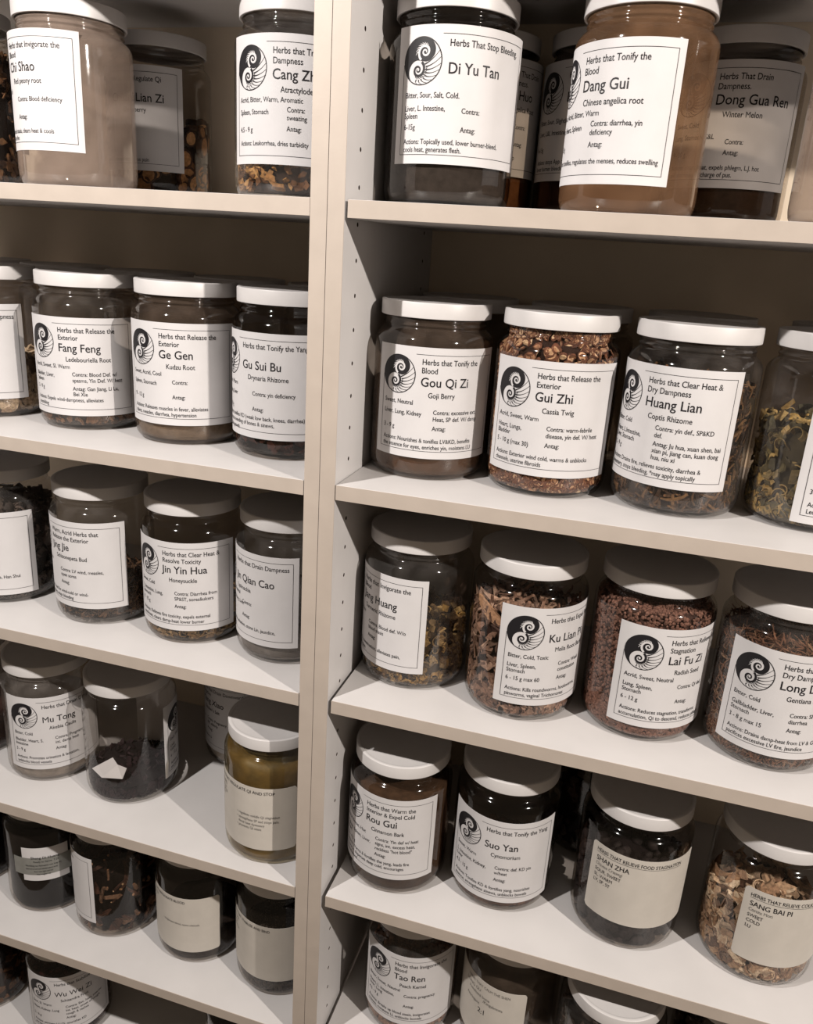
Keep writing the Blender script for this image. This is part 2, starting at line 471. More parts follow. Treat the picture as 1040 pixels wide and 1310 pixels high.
def hand_label(jar, s, rnd):
    """older rounded label, lettered by hand"""
    thl, z0, w, h = s['th'], s['zb'], s['w'], s['h']
    p = paper('paper_label', jar, thl, w, h, z0, M_PAPER_OLD, corner=5.0)
    f, g = Flat(), Flat()
    for (txt, u, v, size, sx, tone) in s['lines']:
        tgt = f if tone else g
        e = tgt.text(txt, u, v, size, sx, jitter=size*0.05, rnd=rnd)
        if s.get('underline') and txt == s['lines'][0][0]: f.rect(u, e, v-2.2, v-1.7)
    if f.V: mesh_obj('lettering', wrap(f.V, thl, z0, 0.00062), f.F, M_INK, p)
    if g.V:
        o = mesh_obj('pencil_note', wrap(g.V, thl, z0, 0.00062), g.F, M_INK_GREY, p); o['label'] = 'faint grey handwritten note'
    return p

# ------------------------------------------------------------------ contents
def rotm(rnd, tang=None):
    e = Matrix.Rotation(rnd.uniform(0, 6.283), 3, 'X') @ Matrix.Rotation(rnd.uniform(0, 6.283), 3, 'Y') @ Matrix.Rotation(rnd.uniform(0, 6.283), 3, 'Z')
    return e

def piece(kind, size, rnd):
    """one piece of herb as (verts, faces, slot per face)"""
    s = size*rnd.uniform(0.6, 1.35)
    if '+' in kind: kind = rnd.choice(kind.split('+'))
    if kind in ('chip', 'shaving'):
        n = rnd.choice((4, 5, 5, 6)); t = s*rnd.uniform(0.10, 0.2); bend = rnd.uniform(-0.5, 0.5)/s
        ring = []
        asp = rnd.uniform(0.5, 1) if kind == 'chip' else rnd.uniform(0.18, 0.5)
        if kind == 'shaving': s *= 1.35
        for k in range(n):
            a = 6.283*(k+rnd.uniform(-.3, .3))/n; r = s*rnd.uniform(0.65, 1)
            ring.append((r*math.cos(a), r*asp*math.sin(a)))
        V = [(x, y, t+bend*x*x) for x, y in ring] + [(x*0.95, y*0.95, -t+bend*x*x) for x, y in ring]
        F = [tuple(range(n)), tuple(range(2*n-1, n-1, -1))] + [(k, n+k, n+(k+1) % n, (k+1) % n) for k in range(n)]
        return V, F, [0]*len(F)
    if kind == 'slice':
        n = 10; t = s*rnd.uniform(0.12, 0.25); asp = rnd.uniform(0.75, 1)
        c = [(math.cos(6.283*k/n), asp*math.sin(6.283*k/n)) for k in range(n)]
        V = [(s*x, s*y, -t) for x, y in c] + [(s*x, s*y, t) for x, y in c] + [(0.78*s*x, 0.78*s*y, t*1.05) for x, y in c] + [(0.78*s*x, 0.78*s*y, -t*1.05) for x, y in c]
        F, S = [], []
        for k in range(n):
            k2 = (k+1) % n
            F += [(k, k2, n+k2, n+k), (n+k, n+k2, 2*n+k2, 2*n+k), (k2, k, 3*n+k, 3*n+k2)]; S += [1, 1, 1]
        F += [tuple(range(2*n, 3*n)), tuple(range(4*n-1, 3*n-1, -1))]; S += [0, 0]
        return V, F, S
    if kind in ('twig', 'root'):
        L = s*rnd.uniform(1.6, 3.2); rr = s*(0.22 if kind == 'twig' else 0.10); seg = 5 if kind == 'twig' else 6; n = 5
        b1, b2 = rnd.uniform(-.5, .5), rnd.uniform(-.5, .5)
        if kind == 'root': b1 *= 3; b2 *= 3
        V, F = [], []
        for i in range(seg+1):
            t = i/seg - 0.5; r = rr*(1-0.5*abs(t)*rnd.uniform(0.4, 1.4))
            cx, cy = b1*L*t*t*1.2, b2*L*(t**3)*3
            for k in range(n):
                a = 6.283*k/n; V.append((cx+r*math.cos(a), cy+r*math.sin(a), L*t))
        for i in range(seg):
            for k in range(n):
                k2 = (k+1) % n; F.append((i*n+k, i*n+k2, (i+1)*n+k2, (i+1)*n+k))
        F += [tuple(range(n-1, -1, -1)), tuple(range(seg*n, seg*n+n))]
        return V, F, [0]*(len(F)-2)+[1, 1]
    if kind == 'curl':
        n = 8; tot = rnd.uniform(1.5, 4.5); r = s*rnd.uniform(0.5, 0.8); w = s*rnd.uniform(0.25, 0.5); t = s*0.08
        V, F = [], []
        for i in range(n+1):
            a = tot*i/n; rr = r*(1+0.15*i/n)
            for q, z in ((rr, -w), (rr, w), (rr-t, w), (rr-t, -w)): V.append((q*math.cos(a), q*math.sin(a), z+0.3*w*i/n))
        for i in range(n):
            for k in range(4):
                k2 = (k+1) % 4; F.append((i*4+k, i*4+k2, i*4+4+k2, i*4+4+k))
        F += [(3, 2, 1, 0), (n*4, n*4+1, n*4+2, n*4+3)]
        return V, F, [0]*len(F)
    # rounded seed / kernel: a 18-vertex ball
    V, F = [], []
    asp = rnd.uniform(0.8, 1.0) if kind == 'seed' else rnd.uniform(0.55, 0.8)
    V.append((0, 0, -s))
    for z, r in ((-0.6, 0.8), (0.0, 1.0), (0.6, 0.8)):
        for k in range(6):
            a = 6.283*k/6; V.append((s*r*math.cos(a), s*asp*r*math.sin(a), s*z))
    V.append((0, 0, s))
    for k in range(6):
        k2 = (k+1) % 6
        F.append((0, 1+k2, 1+k)); F.append((13+k, 13+k2, 19))
        for q in (1, 7): F.append((q+k, q+k2, q+6+k2, q+6+k))
    return V, F, [0]*len(F)

RIN = 0.0715
def rin(z):
    if z < 0.016: return RIN - 0.0035*(1-max(0, z-0.006)/0.010)
    if z > 0.172: return RIN - 0.010*min(1, (z-0.172)/0.010)
    return RIN

def contents(jar, name, kind, fill, count, size, mats, seed, core=True, slope=0.0, flatness=0.5, dens=1.45):
    """a heap of pieces packed against the glass, over a solid heart of the same herb"""
    rnd = random.Random(seed)
    V, F, S = [], [], []
    def top(x, y): return fill + slope*x + 0.006*noise.noise(Vector((x*40+seed, y*40, 0)))
    if core:
        n, zz = 40, [0.0065, 0.012, 0.018] + [0.018+(fill-0.018)*k/8 for k in range(1, 9)]
        inset = size*(0.55 if kind == 'seed' else 0.9) if kind != 'powder' else 0.0012
        rows = []
        V.append((0, 0, 0.0065))
        for z in zz:
            row = []
            for k in range(n):
                a = 6.283185*k/n; r = max(0.01, rin(z)-inset)
                x, y = r*math.cos(a), r*math.sin(a)
                zt = min(z, 1)
                if z == zz[-1]: zt = top(x, y)-inset*0.3
                row.append(len(V)); V.append((x, y, zt))
            rows.append(row)
        for rr in (0.75, 0.45, 0.18):
            row = []
            for k in range(n):
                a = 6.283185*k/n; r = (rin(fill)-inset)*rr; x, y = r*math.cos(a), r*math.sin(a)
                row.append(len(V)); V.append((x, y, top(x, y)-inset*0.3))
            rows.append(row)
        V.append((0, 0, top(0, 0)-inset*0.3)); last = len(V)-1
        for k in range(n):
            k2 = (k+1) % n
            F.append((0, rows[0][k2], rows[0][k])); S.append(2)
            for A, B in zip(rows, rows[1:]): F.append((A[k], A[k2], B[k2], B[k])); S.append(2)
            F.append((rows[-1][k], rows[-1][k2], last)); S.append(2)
    if kind != 'powder':
        count = int(count*dens); ntop = int(count*0.20)
        for i in range(count):
            pv, pf, ps = piece(kind, size, rnd)
            ext = max(math.sqrt(x*x+y*y+z*z) for x, y, z in pv)
            a = rnd.uniform(0, 6.283)
            if i < ntop:
                r = RIN*math.sqrt(rnd.random())*0.93; x, y = r*math.cos(a), r*math.sin(a); z = top(x, y)+rnd.uniform(-0.4, 0.5)*size
            else:
                q = rnd.random() if i % 3 else rnd.random()*min(1, 0.04/fill); z = 0.0068 + size*0.2 + (fill-0.007-size*0.2)*q; r = rin(z)-size*rnd.uniform(0.05, 0.6); x, y = r*math.cos(a), r*math.sin(a)
            # pieces lean against the wall: local z towards the glass, softened by a random turn
            out = Vector((x, y, 0)).normalized() if (i >= ntop and (x or y)) else Vector((0, 0, 1))
            base = out.to_track_quat('Z', 'Y').to_matrix()
            if kind in ('twig', 'root'): base = base @ Matrix.Rotation(math.pi/2, 3, 'X')
            tilt = Matrix.Rotation(rnd.gauss(0, 1-flatness), 3, 'X') @ Matrix.Rotation(rnd.gauss(0, 1-flatness), 3, 'Y')
            spin = Matrix.Rotation(rnd.uniform(0, 6.283), 3, out)
            mt = spin @ base @ tilt
            b = len(V)
            for p in pv:
                w = mt @ Vector(p) + Vector((x, y, z))
                rr = math.hypot(w.x, w.y); lim = rin(max(0.0066, w.z))
                if rr > lim: w.x *= lim/rr; w.y *= lim/rr
                w.z = min(max(w.z, 0.0066), 0.207)
                V.append(tuple(w))
            F += [tuple(b+i2 for i2 in f) for f in pf]; S += ps
    ms = list(mats)
    while len(ms) < 3: ms.append(ms[-1])
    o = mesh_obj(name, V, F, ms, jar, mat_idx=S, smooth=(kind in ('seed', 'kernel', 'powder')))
    o['kind'] = 'stuff'
    return o

G_CLEAR = glass('clear_glass')
G_DUSTY = glass('dusty_clear_glass', (0.88, 0.865, 0.85), 0.035, (0.30, 0.27, 0.25))
G_SMOKE = glass('dim_glass', (0.76, 0.72, 0.68))
G_HAZE = glass('faintly_dusty_glass', (0.82, 0.79, 0.76), 0.06, (0.30, 0.265, 0.235))
G_MILK = glass('grey_dusted_glass', (0.80, 0.77, 0.74), 0.43, srgb(152, 134, 122)[:3])
G_MILK_DARK = glass('brown_grey_dusted_glass', (0.72, 0.68, 0.64), 0.20, srgb(112, 96, 84)[:3])
G_TAN = glass('tan_dusted_glass', (0.80, 0.72, 0.62), 0.30, srgb(138, 104, 78)[:3])
G_PALE = glass('pale_dusted_glass', (0.86, 0.84, 0.82), 0.15, srgb(150, 142, 136)[:3])

_hm = {}
def H(key, *stops):
    if key not in _hm: _hm[key] = herb_mat(key, list(stops))
    return _hm[key]
def P(key, col, bump=0.5, sc=300.0):
    if key not in _hm: _hm[key] = principled(key, srgb(*col), 0.85, 0.15, 90, 0.3, bump, sc)
    return _hm[key]

# ------------------------------------------------------------------ every jar on the shelves
SHELF = {'L1': ZL[1], 'R1': ZR[1], 'L2': ZL[2], 'R2': ZR[2], 'L3': ZL[3], 'R3': ZR[3], 'L4': ZL[4], 'R4': ZR[4], 'L5': ZL[5], 'R5': ZR[5], 'L6': ZL[6]}
GROUP = {'L1': 'herb jars on the top left shelf', 'R1': 'herb jars on the top right shelf', 'L2': 'herb jars on the second left shelf', 'R2': 'herb jars on the second right shelf',
    'L3': 'herb jars on the third left shelf', 'R3': 'herb jars on the third right shelf', 'L4': 'herb jars on the fourth left shelf', 'R4': 'herb jars on the fourth right shelf',
    'L5': 'herb jars on the fifth left shelf', 'R5': 'herb jars on the lowest right shelf', 'L6': 'herb jars on the lowest left shelf'}
_seed = [11]
def jar(shelf, x, y, label, gl=G_CLEAR, lab=None, hand=None, fill=None, lid=True):
    _seed[0] += 7
    j = empty('glass_jar', (x, y, SHELF[shelf]+0.0002), label, 'jar', GROUP[shelf])
    link_mesh('glass_body', body_mesh(gl), j)
    if lid:
        l = link_mesh('lid', LID_MESH, j)
        l['label'] = 'white plastic screw lid'
    if lab: printed_label(j, lab)
    if hand: hand_label(j, hand, random.Random(_seed[0]))
    if fill: contents(j, *fill[:1], *fill[1:], seed=_seed[0]) if not isinstance(fill[-1], dict) else contents(j, *fill[:-1], seed=_seed[0], **fill[-1])
    return j

BROWN = H('brown_root', (58, 38, 26), (104, 70, 44), (140, 100, 66), (84, 56, 38))
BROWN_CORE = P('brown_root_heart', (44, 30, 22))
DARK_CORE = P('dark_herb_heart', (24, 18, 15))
PALE = H('pale_root', (196, 170, 138), (222, 200, 172), (168, 138, 106), (206, 182, 150))
TANCUT = H('cut_twig', (226, 194, 156), (198, 156, 118), (160, 116, 86), (214, 172, 136))
BARK = H('twig_bark', (92, 56, 42), (120, 76, 54), (74, 46, 36))
OCHRE = H('ochre_root', (158, 120, 62), (190, 156, 100), (112, 84, 50), (84, 64, 44), (172, 142, 96))
OLIVE = H('golden_olive_root', (190, 152, 84), (124, 108, 68), (88, 82, 60), (206, 172, 110), (74, 68, 52), (98, 92, 72))
REDBARK = H('red_brown_bark', (112, 82, 68), (158, 122, 102), (78, 56, 47), (186, 152, 130), (98, 72, 60))
STRAW = H('straw_flower', (164, 134, 92), (118, 92, 62), (190, 164, 122), (96, 74, 50))
SEEDS = H('radish_seed', (134, 96, 82), (112, 80, 68), (150, 110, 94), (98, 70, 60))
DARKLEAF = H('dark_leaf', (60, 50, 46), (92, 78, 70), (40, 33, 30), (112, 98, 90))
PURPLE = H('dark_purple_fruit', (30, 19, 22), (44, 27, 31), (22, 15, 17))
TAN = H('tan_root_bark', (210, 180, 148), (170, 134, 104), (124, 94, 74), (226, 202, 172), (104, 78, 62), (188, 154, 122))
FINE = H('fine_brown_root', (110, 72, 52), (140, 98, 74), (76, 48, 36), (168, 132, 104))
AMBER = H('amber_berry', (206, 150, 96), (226, 176, 124), (184, 128, 78))
RIND = H('berry_rind', (88, 58, 42), (70, 46, 34), (110, 76, 56))
GOLDCHIP = H('golden_chip', (160, 112, 62), (190, 146, 92), (118, 78, 44), (86, 58, 36))
KERNEL = H('peach_kernel', (142, 104, 84), (166, 128, 104), (120, 84, 66))
BLACKC = P('black_herb', (26, 20, 21))
GREYSEED = H('grey_seed', (84, 76, 70), (62, 55, 50), (108, 98, 90))

# --- top left shelf
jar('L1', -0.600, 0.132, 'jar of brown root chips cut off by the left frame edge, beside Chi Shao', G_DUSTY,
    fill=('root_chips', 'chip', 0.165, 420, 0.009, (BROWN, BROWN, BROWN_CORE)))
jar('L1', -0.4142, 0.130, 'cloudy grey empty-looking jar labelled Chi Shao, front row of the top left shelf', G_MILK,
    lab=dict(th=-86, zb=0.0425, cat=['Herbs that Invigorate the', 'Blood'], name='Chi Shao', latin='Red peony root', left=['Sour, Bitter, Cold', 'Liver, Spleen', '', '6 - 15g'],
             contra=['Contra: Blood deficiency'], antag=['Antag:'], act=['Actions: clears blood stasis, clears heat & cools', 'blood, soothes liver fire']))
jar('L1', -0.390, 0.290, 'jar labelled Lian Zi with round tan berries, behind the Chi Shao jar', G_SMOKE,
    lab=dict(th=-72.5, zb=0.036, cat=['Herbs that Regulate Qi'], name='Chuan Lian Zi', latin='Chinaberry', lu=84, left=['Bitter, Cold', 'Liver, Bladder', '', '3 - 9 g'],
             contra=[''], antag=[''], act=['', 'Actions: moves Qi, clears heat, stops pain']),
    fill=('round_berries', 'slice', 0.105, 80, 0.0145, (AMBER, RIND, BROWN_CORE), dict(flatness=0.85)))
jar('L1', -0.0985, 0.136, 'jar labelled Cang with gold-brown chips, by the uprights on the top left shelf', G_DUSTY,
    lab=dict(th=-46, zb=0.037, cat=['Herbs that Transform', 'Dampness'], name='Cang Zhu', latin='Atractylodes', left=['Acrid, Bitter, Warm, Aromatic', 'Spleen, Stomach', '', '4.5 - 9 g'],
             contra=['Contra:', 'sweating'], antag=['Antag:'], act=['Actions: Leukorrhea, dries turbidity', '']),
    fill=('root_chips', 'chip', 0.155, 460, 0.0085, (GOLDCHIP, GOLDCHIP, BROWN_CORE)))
# --- top right shelf
jar('R1', 0.098, 0.134, 'jar of dark charcoal labelled Di Yu Tan, leftmost on the top right shelf', G_SMOKE,
    lab=dict(th=-39.3, zb=0.0435, cat=['Herbs That Stop Bleeding.'], cy=60, ay=33, name='Di Yu Tan', latin='', left=['Bitter, Sour, Salt, Cold.', 'Liver, L. Intestine,', 'Spleen', '6-15g'],
             contra=['', 'Contra:'], antag=['Antag:'], act=['Actions: Topically used, lower burner-bleed,', 'cools heat, generates flesh.']),
    fill=('charcoal', 'powder', 0.165, 0, 0.004, (P('charcoal_powder', (62, 57, 54)),)))
jar('R1', 0.100, 0.291, 'jar labelled Huo with an orange-brown foot, behind the Di Yu Tan jar', G_SMOKE,
    lab=dict(th=-17, zb=0.049, cat=['Herbs That Drain', 'Dampness.'], name='Du Huo', latin='Angelica Root', left=['Acrid, Bitter', 'Kidney, Bladder', '', '3-9g'], contra=['Contra:'], antag=['Antag:'],
             act=['Actions: expels wind - damp', 'cold, and loosens sinews']),
    fill=('root_powder', 'powder', 0.15, 0, 0.004, (P('orange_brown_powder', (128, 88, 58)),)))
jar('R1', 0.255, 0.290, 'dark red-brown jar with a shell emblem label, behind and left of the Dang Gui jar', G_SMOKE,
    lab=dict(th=-77, zb=0.045, cat=['Herbs That Clear Heat'], name='Di Yu', latin='Sanguisorba', left=['Bitter, Sour, Slightly Cold', 'Liver, L&I, Intestine', '', '6-15g'], contra=['Contra:'], antag=['Antag:'],
             act=['Actions: stops App and blood flow', 'lower burner bleeding']),
    fill=('root_powder', 'powder', 0.15, 0, 0.004, (P('dark_red_brown_powder', (66, 42, 32)),)))
jar('R1', 0.3085, 0.130, 'cloudy tan jar labelled Dang Gui, front row of the top right shelf', G_TAN,
    lab=dict(th=-96.6, zb=0.030, cat=['Herbs that Tonify the', 'Blood'], name='Dang Gui', latin='Chinese angelica root', lu=66, left=['Sweet, Acrid, Bitter, Warm', 'Liver, Heart, Spleen', '', '3 - 15 g'],
             contra=['Contra: diarrhea, yin', 'deficiency'], antag=['Antag:'], act=['Actions: tonifies, regulates the menses, reduces swelling', '']))
jar('R1', 0.417, 0.290, 'dark brown jar labelled Dong Gua Ren, behind and right of the Dang Gui jar', G_SMOKE,
    lab=dict(th=-69, zb=0.0435, cat=['Herbs That Drain', 'Dampness.'], name='Dong Gua Ren', latin='Winter Melon', left=['Sweet, Cold', 'Lung, Stomach, S&L', '', '9 - 30 g'],
             contra=['', 'Contra:'], antag=['Antag:'], act=['Actions: clears heat, expels phlegm, L.J. hot', 'and promotes discharge of pus.']),
    fill=('seed_powder', 'powder', 0.14, 0, 0.004, (P('dark_brown_powder', (70, 52, 38)),)))
jar('R1', 0.5545, 0.134, 'cloudy grey unlabelled jar at the right frame edge of the top shelf', G_MILK)
# --- second left shelf
jar('L2', -0.597, 0.138, 'jar of pale cream chips cut off by the left frame edge, beside Fang Feng', G_DUSTY,
    lab=dict(th=-52, zb=0.0285, cat=['Herbs that Drain Dampness', ''], name='Fu Ling', latin='', left=['Sweet, Bland', 'Heart, Spleen', '', '9 - 15 g'], contra=[''], antag=['', 'Antag: Qin Jiao,', ''],
             act=['', 'Actions: drains damp. Incl. Bai Fu Ling']),
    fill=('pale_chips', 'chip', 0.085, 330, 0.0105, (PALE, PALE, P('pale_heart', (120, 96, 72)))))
jar('L2', -0.4261, 0.146, 'jar labelled Fang Feng with a layer of brown crumbs', G_HAZE,
    lab=dict(th=-44.4, zb=0.022, cat=['Herbs that Release the', 'Exterior'], name='Fang Feng', latin='Ledebouriella Root', left=['Acrid, Sweet, Sl. Warm', 'Bladder, Liver,', 'Spleen', '3 - 9 g'],
             contra=['Contra: Blood Def. w/', 'spasms, Yin Def. W/ heat'], antag=['Antag: Gan Jiang, Li Lu,', 'Bei Xie'], act=['Actions: Expels wind-dampness, alleviates', 'trembling']),
    fill=('root_crumbs', 'chip', 0.05, 420, 0.0062, (H('crumb', (110, 78, 54), (142, 106, 78), (84, 58, 42)), BROWN, BROWN_CORE)))
jar('L2', -0.2615, 0.1417, 'cloudy grey-brown jar labelled Ge Gen', G_MILK_DARK,
    lab=dict(th=-47, zb=0.0285, cat=['Herbs that Release the', 'Exterior'], name='Ge Gen', latin='Kudzu Root', left=['Sweet, Acrid, Cool', 'Spleen, Stomach', '', '9 - 12 g'],
             contra=['Contra:'], antag=['Antag:'], act=['Actions: Releases muscles in fever, alleviates', 'thirst, measles, diarrhea, hypertension']),
    fill=('root_powder', 'powder', 0.035, 0, 0.004, (P('beige_powder', (134, 118, 100)),)))
jar('L2', -0.1038, 0.136, 'dark jar labelled Gu Sui Bu, beside the paired uprights', G_SMOKE,
    lab=dict(th=-75, zb=0.028, cat=['Herbs that Tonify the Yang'], name='Gu Sui Bu', latin='Drynaria Rhizome', left=['Bitter, Warm', 'Kidney, Liver', '', '9 - 18 g'],
             contra=['Contra: yin deficiency'], antag=['Antag:'], act=['Actions: tonifies KD (weak low back, knees, diarrhea)', 'promotes mending of bones & sinews,', 'and hair growth']),
    fill=('dark_rhizome', 'chip', 0.10, 300, 0.009, (H('dark_rhizome', (56, 34, 27), (84, 46, 36), (36, 25, 22)), BROWN, DARK_CORE)))
for k, x in enumerate((-0.74, -0.58, -0.42, -0.262, -0.105)):
    jar('L2', x, 0.2965, ('dim white-lidded jar in the back row, leftmost behind the pale cream chips', 'dim white-lidded jar behind the jar of pale cream chips', 'dim white-lidded jar behind the Fang Feng jar',
        'dim white-lidded jar behind the Ge Gen jar', 'dim white-lidded jar behind the Gu Sui Bu jar')[k], G_SMOKE)
# --- second right shelf
jar('R2', 0.0957, 0.1395, 'dusky brown jar labelled Gou Qi Zi, leftmost on its shelf', G_MILK_DARK,
    lab=dict(th=-44, zb=0.0295, cat=['Herbs that Tonify the', 'Blood'], name='Gou Qi Zi', latin='Goji Berry', left=['Sweet, Neutral', 'Liver, Lung, Kidney', '', '3 - 9 g'],
             contra=['Contra: excessive ext.', 'Heat, SP def. W/ damp'], antag=['Antag:'], act=['Actions: Nourishes & tonifies LV&KD, benefits', 'the essence for eyes, enriches yin, moistens LU']),
    fill=('berry_powder', 'powder', 0.12, 0, 0.004, (P('brown_goji_powder', (92, 64, 44)),)))
jar('R2', 0.2528, 0.137, 'jar packed to the lid with sliced twigs, labelled Gui Zhi', G_CLEAR,
    lab=dict(th=-58, zb=0.0275, cat=['Herbs that Release the', 'Exterior'], name='Gui Zhi', latin='Cassia Twig', left=['Acrid, Sweet, Warm', 'Heart, Lungs,', 'Bladder', '5 - 10 g (max 30)'],
             contra=['Contra: warm-febrile', 'disease, yin def. W/ heat'], antag=['Antag:'], act=['Actions: Exterior wind cold, warms & unblocks', 'channels, uterine fibroids']),
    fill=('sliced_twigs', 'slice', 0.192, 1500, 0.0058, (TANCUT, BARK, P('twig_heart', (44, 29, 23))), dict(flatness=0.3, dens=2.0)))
jar('R2', 0.4109, 0.1341, 'jar of tangled brown roots labelled Huang Lian', G_DUSTY,
    lab=dict(th=-87.5, zb=0.0345, cat=['Herbs that Clear Heat &', 'Dry Dampness'], cy=64.5, ay=46.5, name='Huang Lian', latin='Coptis Rhizome', lu=69, left=['Bitter, Cold', 'Heart, L.Intestine,', 'Liver, Stomach', '2 - 9 g'],
             contra=['Contra: yin def., SP&KD', 'def.'], antag=['Antag: Ju hua, xuan shen, bai', 'xian pi, jiang can, kuan dong', 'hua, niu xi'],
             act=['Actions: Drains fire, relieves toxicity, diarrhea &', 'dysentery, stops bleeding, *may apply topically']),
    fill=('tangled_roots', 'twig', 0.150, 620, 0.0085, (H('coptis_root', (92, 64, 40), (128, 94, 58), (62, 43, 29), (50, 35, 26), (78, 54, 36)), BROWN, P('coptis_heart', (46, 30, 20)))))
jar('R2', 0.566, 0.146, 'half-full jar of golden-olive curled chips at the right frame edge, right of Huang Lian', G_DUSTY,
    lab=dict(th=-23, zb=0.012, cat=['Herbs that Clear Heat'], name='Huang Bai', latin='Phellodendron', left=['Bitter, Cold', 'Kidney, Bladder', '', '3 - 12 g'], contra=['Contra:'], antag=['Antag:'],
             act=['Actions: drains damp heat', 'Leukorrhea']),
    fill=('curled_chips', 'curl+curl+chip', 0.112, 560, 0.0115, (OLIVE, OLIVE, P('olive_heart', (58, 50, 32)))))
for k, x in enumerate((0.104, 0.262, 0.421, 0.602)):
    jar('R2', x, 0.2975, ('dim white-lidded jar behind the Gou Qi Zi jar', 'dim white-lidded jar behind the Gui Zhi jar', 'dim white-lidded jar behind the Huang Lian jar',
        'dim white-lidded jar behind the golden-olive chips')[k], G_SMOKE)
# --- third left shelf
jar('L3', -0.593, 0.130, 'jar of grey-brown leaves cut off by the left frame edge, beside Jing Jie', G_DUSTY,
    lab=dict(th=-59, zb=0.0165, cat=['Herbs that', 'Drain Dampness'], name='Hou Po', latin='', left=['Bitter, Acrid, Warm', 'Spleen, Stomach', '', '3 - 9 g'], contra=[''], antag=['', 'Antag: Ze Xie, Han Shui'],
             act=['Actions: moves Qi down, resolves', 'phlegm, relieves fullness, distension']),
    fill=('dark_leaves', 'curl', 0.15, 420, 0.012, (DARKLEAF, DARKLEAF, DARK_CORE)))
jar('L3', -0.4098, 0.1283, 'jar of dark brown sticks labelled Jing Jie', G_DUSTY,
    lab=dict(th=-80, w=184, zb=0.029, cat=['Warm, Acrid Herbs that', 'Release the Exterior'], name='Jing Jie', latin='Schizonepeta Bud', left=['Acrid, S. Warm', 'Lung, Liver', '', '3 - 9 g'],
             contra=['Contra: LV wind, measles,', 'open sores'], antag=['Antag:'], act=['Actions: expels wind for wind-cold or wind-', 'heat, itching rashes, stops bleeding']),
    fill=('brown_sticks', 'twig+root', 0.060, 520, 0.0085, (H('brown_stick', (92, 66, 48), (60, 44, 35), (124, 94, 70), (44, 32, 27)), BROWN, DARK_CORE)))
jar('L3', -0.2513, 0.1287, 'jar with straw-coloured blossoms at its foot, labelled Jin Yin Hua', G_SMOKE,
    lab=dict(th=-53, zb=0.0245, cat=['Herbs that Clear Heat &', 'Resolve Toxicity'], name='Jin Yin Hua', latin='Honeysuckle', left=['Sweet, Cold', 'L. Intestine, Lung,', 'Stomach', '9 - 15 g'],
             contra=['Contra: Diarrhea from', 'SP&ST, sores&ulcers'], antag=['Antag:'], act=['Actions: Relieves fire toxicity, expels external', 'wind-heat, clears damp-heat lower burner']),
    fill=('straw_blossoms', 'root+twig', 0.060, 520, 0.0120, (STRAW, STRAW, P('straw_heart', (62, 46, 32)))))
jar('L3', -0.0963, 0.1286, 'grey shadowed jar labelled Jin Qian Cao, beside the paired uprights', G_DUSTY,
    lab=dict(th=-95, zb=0.0285, cat=['Herbs that Drain Dampness'], name='Jin Qian Cao', latin='Lysimachia', lu=66, left=['Sweet, Bland, Neutral', 'Gallbladder, Kidney, Liver', '', '15 - 60 g'],
             contra=['Contra:'], antag=['Antag:'], act=['Actions: promotes urination, stone Lin, jaundice,', 'reduces swelling']),
    fill=('grey_leaves', 'powder', 0.040, 0, 0.004, (P('grey_leaf_powder', (104, 97, 91)),)))
# --- third right shelf
jar('R3', 0.0983, 0.1342, 'jar of yellow-ochre chips labelled Jiang Huang, leftmost on its shelf', G_DUSTY,
    lab=dict(th=-105, zb=0.028, cat=['Herbs that Invigorate the', 'Blood'], name='Jiang Huang', latin='Turmeric Rhizome', lu=70, left=['Acrid, Bitter, Warm', 'Liver, Spleen', '', '3 - 9 g'],
             contra=['Contra: Blood def. W/o', 'blood stasis'], antag=['Antag:'], act=['Actions: moves Qi, menstruation, alleviates pain,', 'wind-damp obstruction']),
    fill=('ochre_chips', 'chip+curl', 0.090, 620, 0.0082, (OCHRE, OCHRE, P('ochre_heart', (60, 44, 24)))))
j = jar('R3', 0.2549, 0.1150, 'jar of red-brown bark shavings labelled Ku Lian Pi', G_CLEAR,
    lab=dict(th=-18.5, zb=0.028, cat=['Herbs that Expel Parasites'], name='Ku Lian Pi', latin='Melia Root Bark', left=['Bitter, Cold, Toxic', 'Liver, Spleen,', 'Stomach', '6 - 15 g max 60'],
             contra=['Contra: Weak', 'constitution'], antag=['Antag:'], act=['Actions: Kills roundworms, hookworms,', 'pinworms, vaginal Trichomonas']),
    fill=('bark_shavings', 'shaving+shaving+chip+twig', 0.138, 700, 0.0115, (REDBARK, REDBARK, P('bark_heart', (50, 32, 26))), dict(flatness=0.35)))
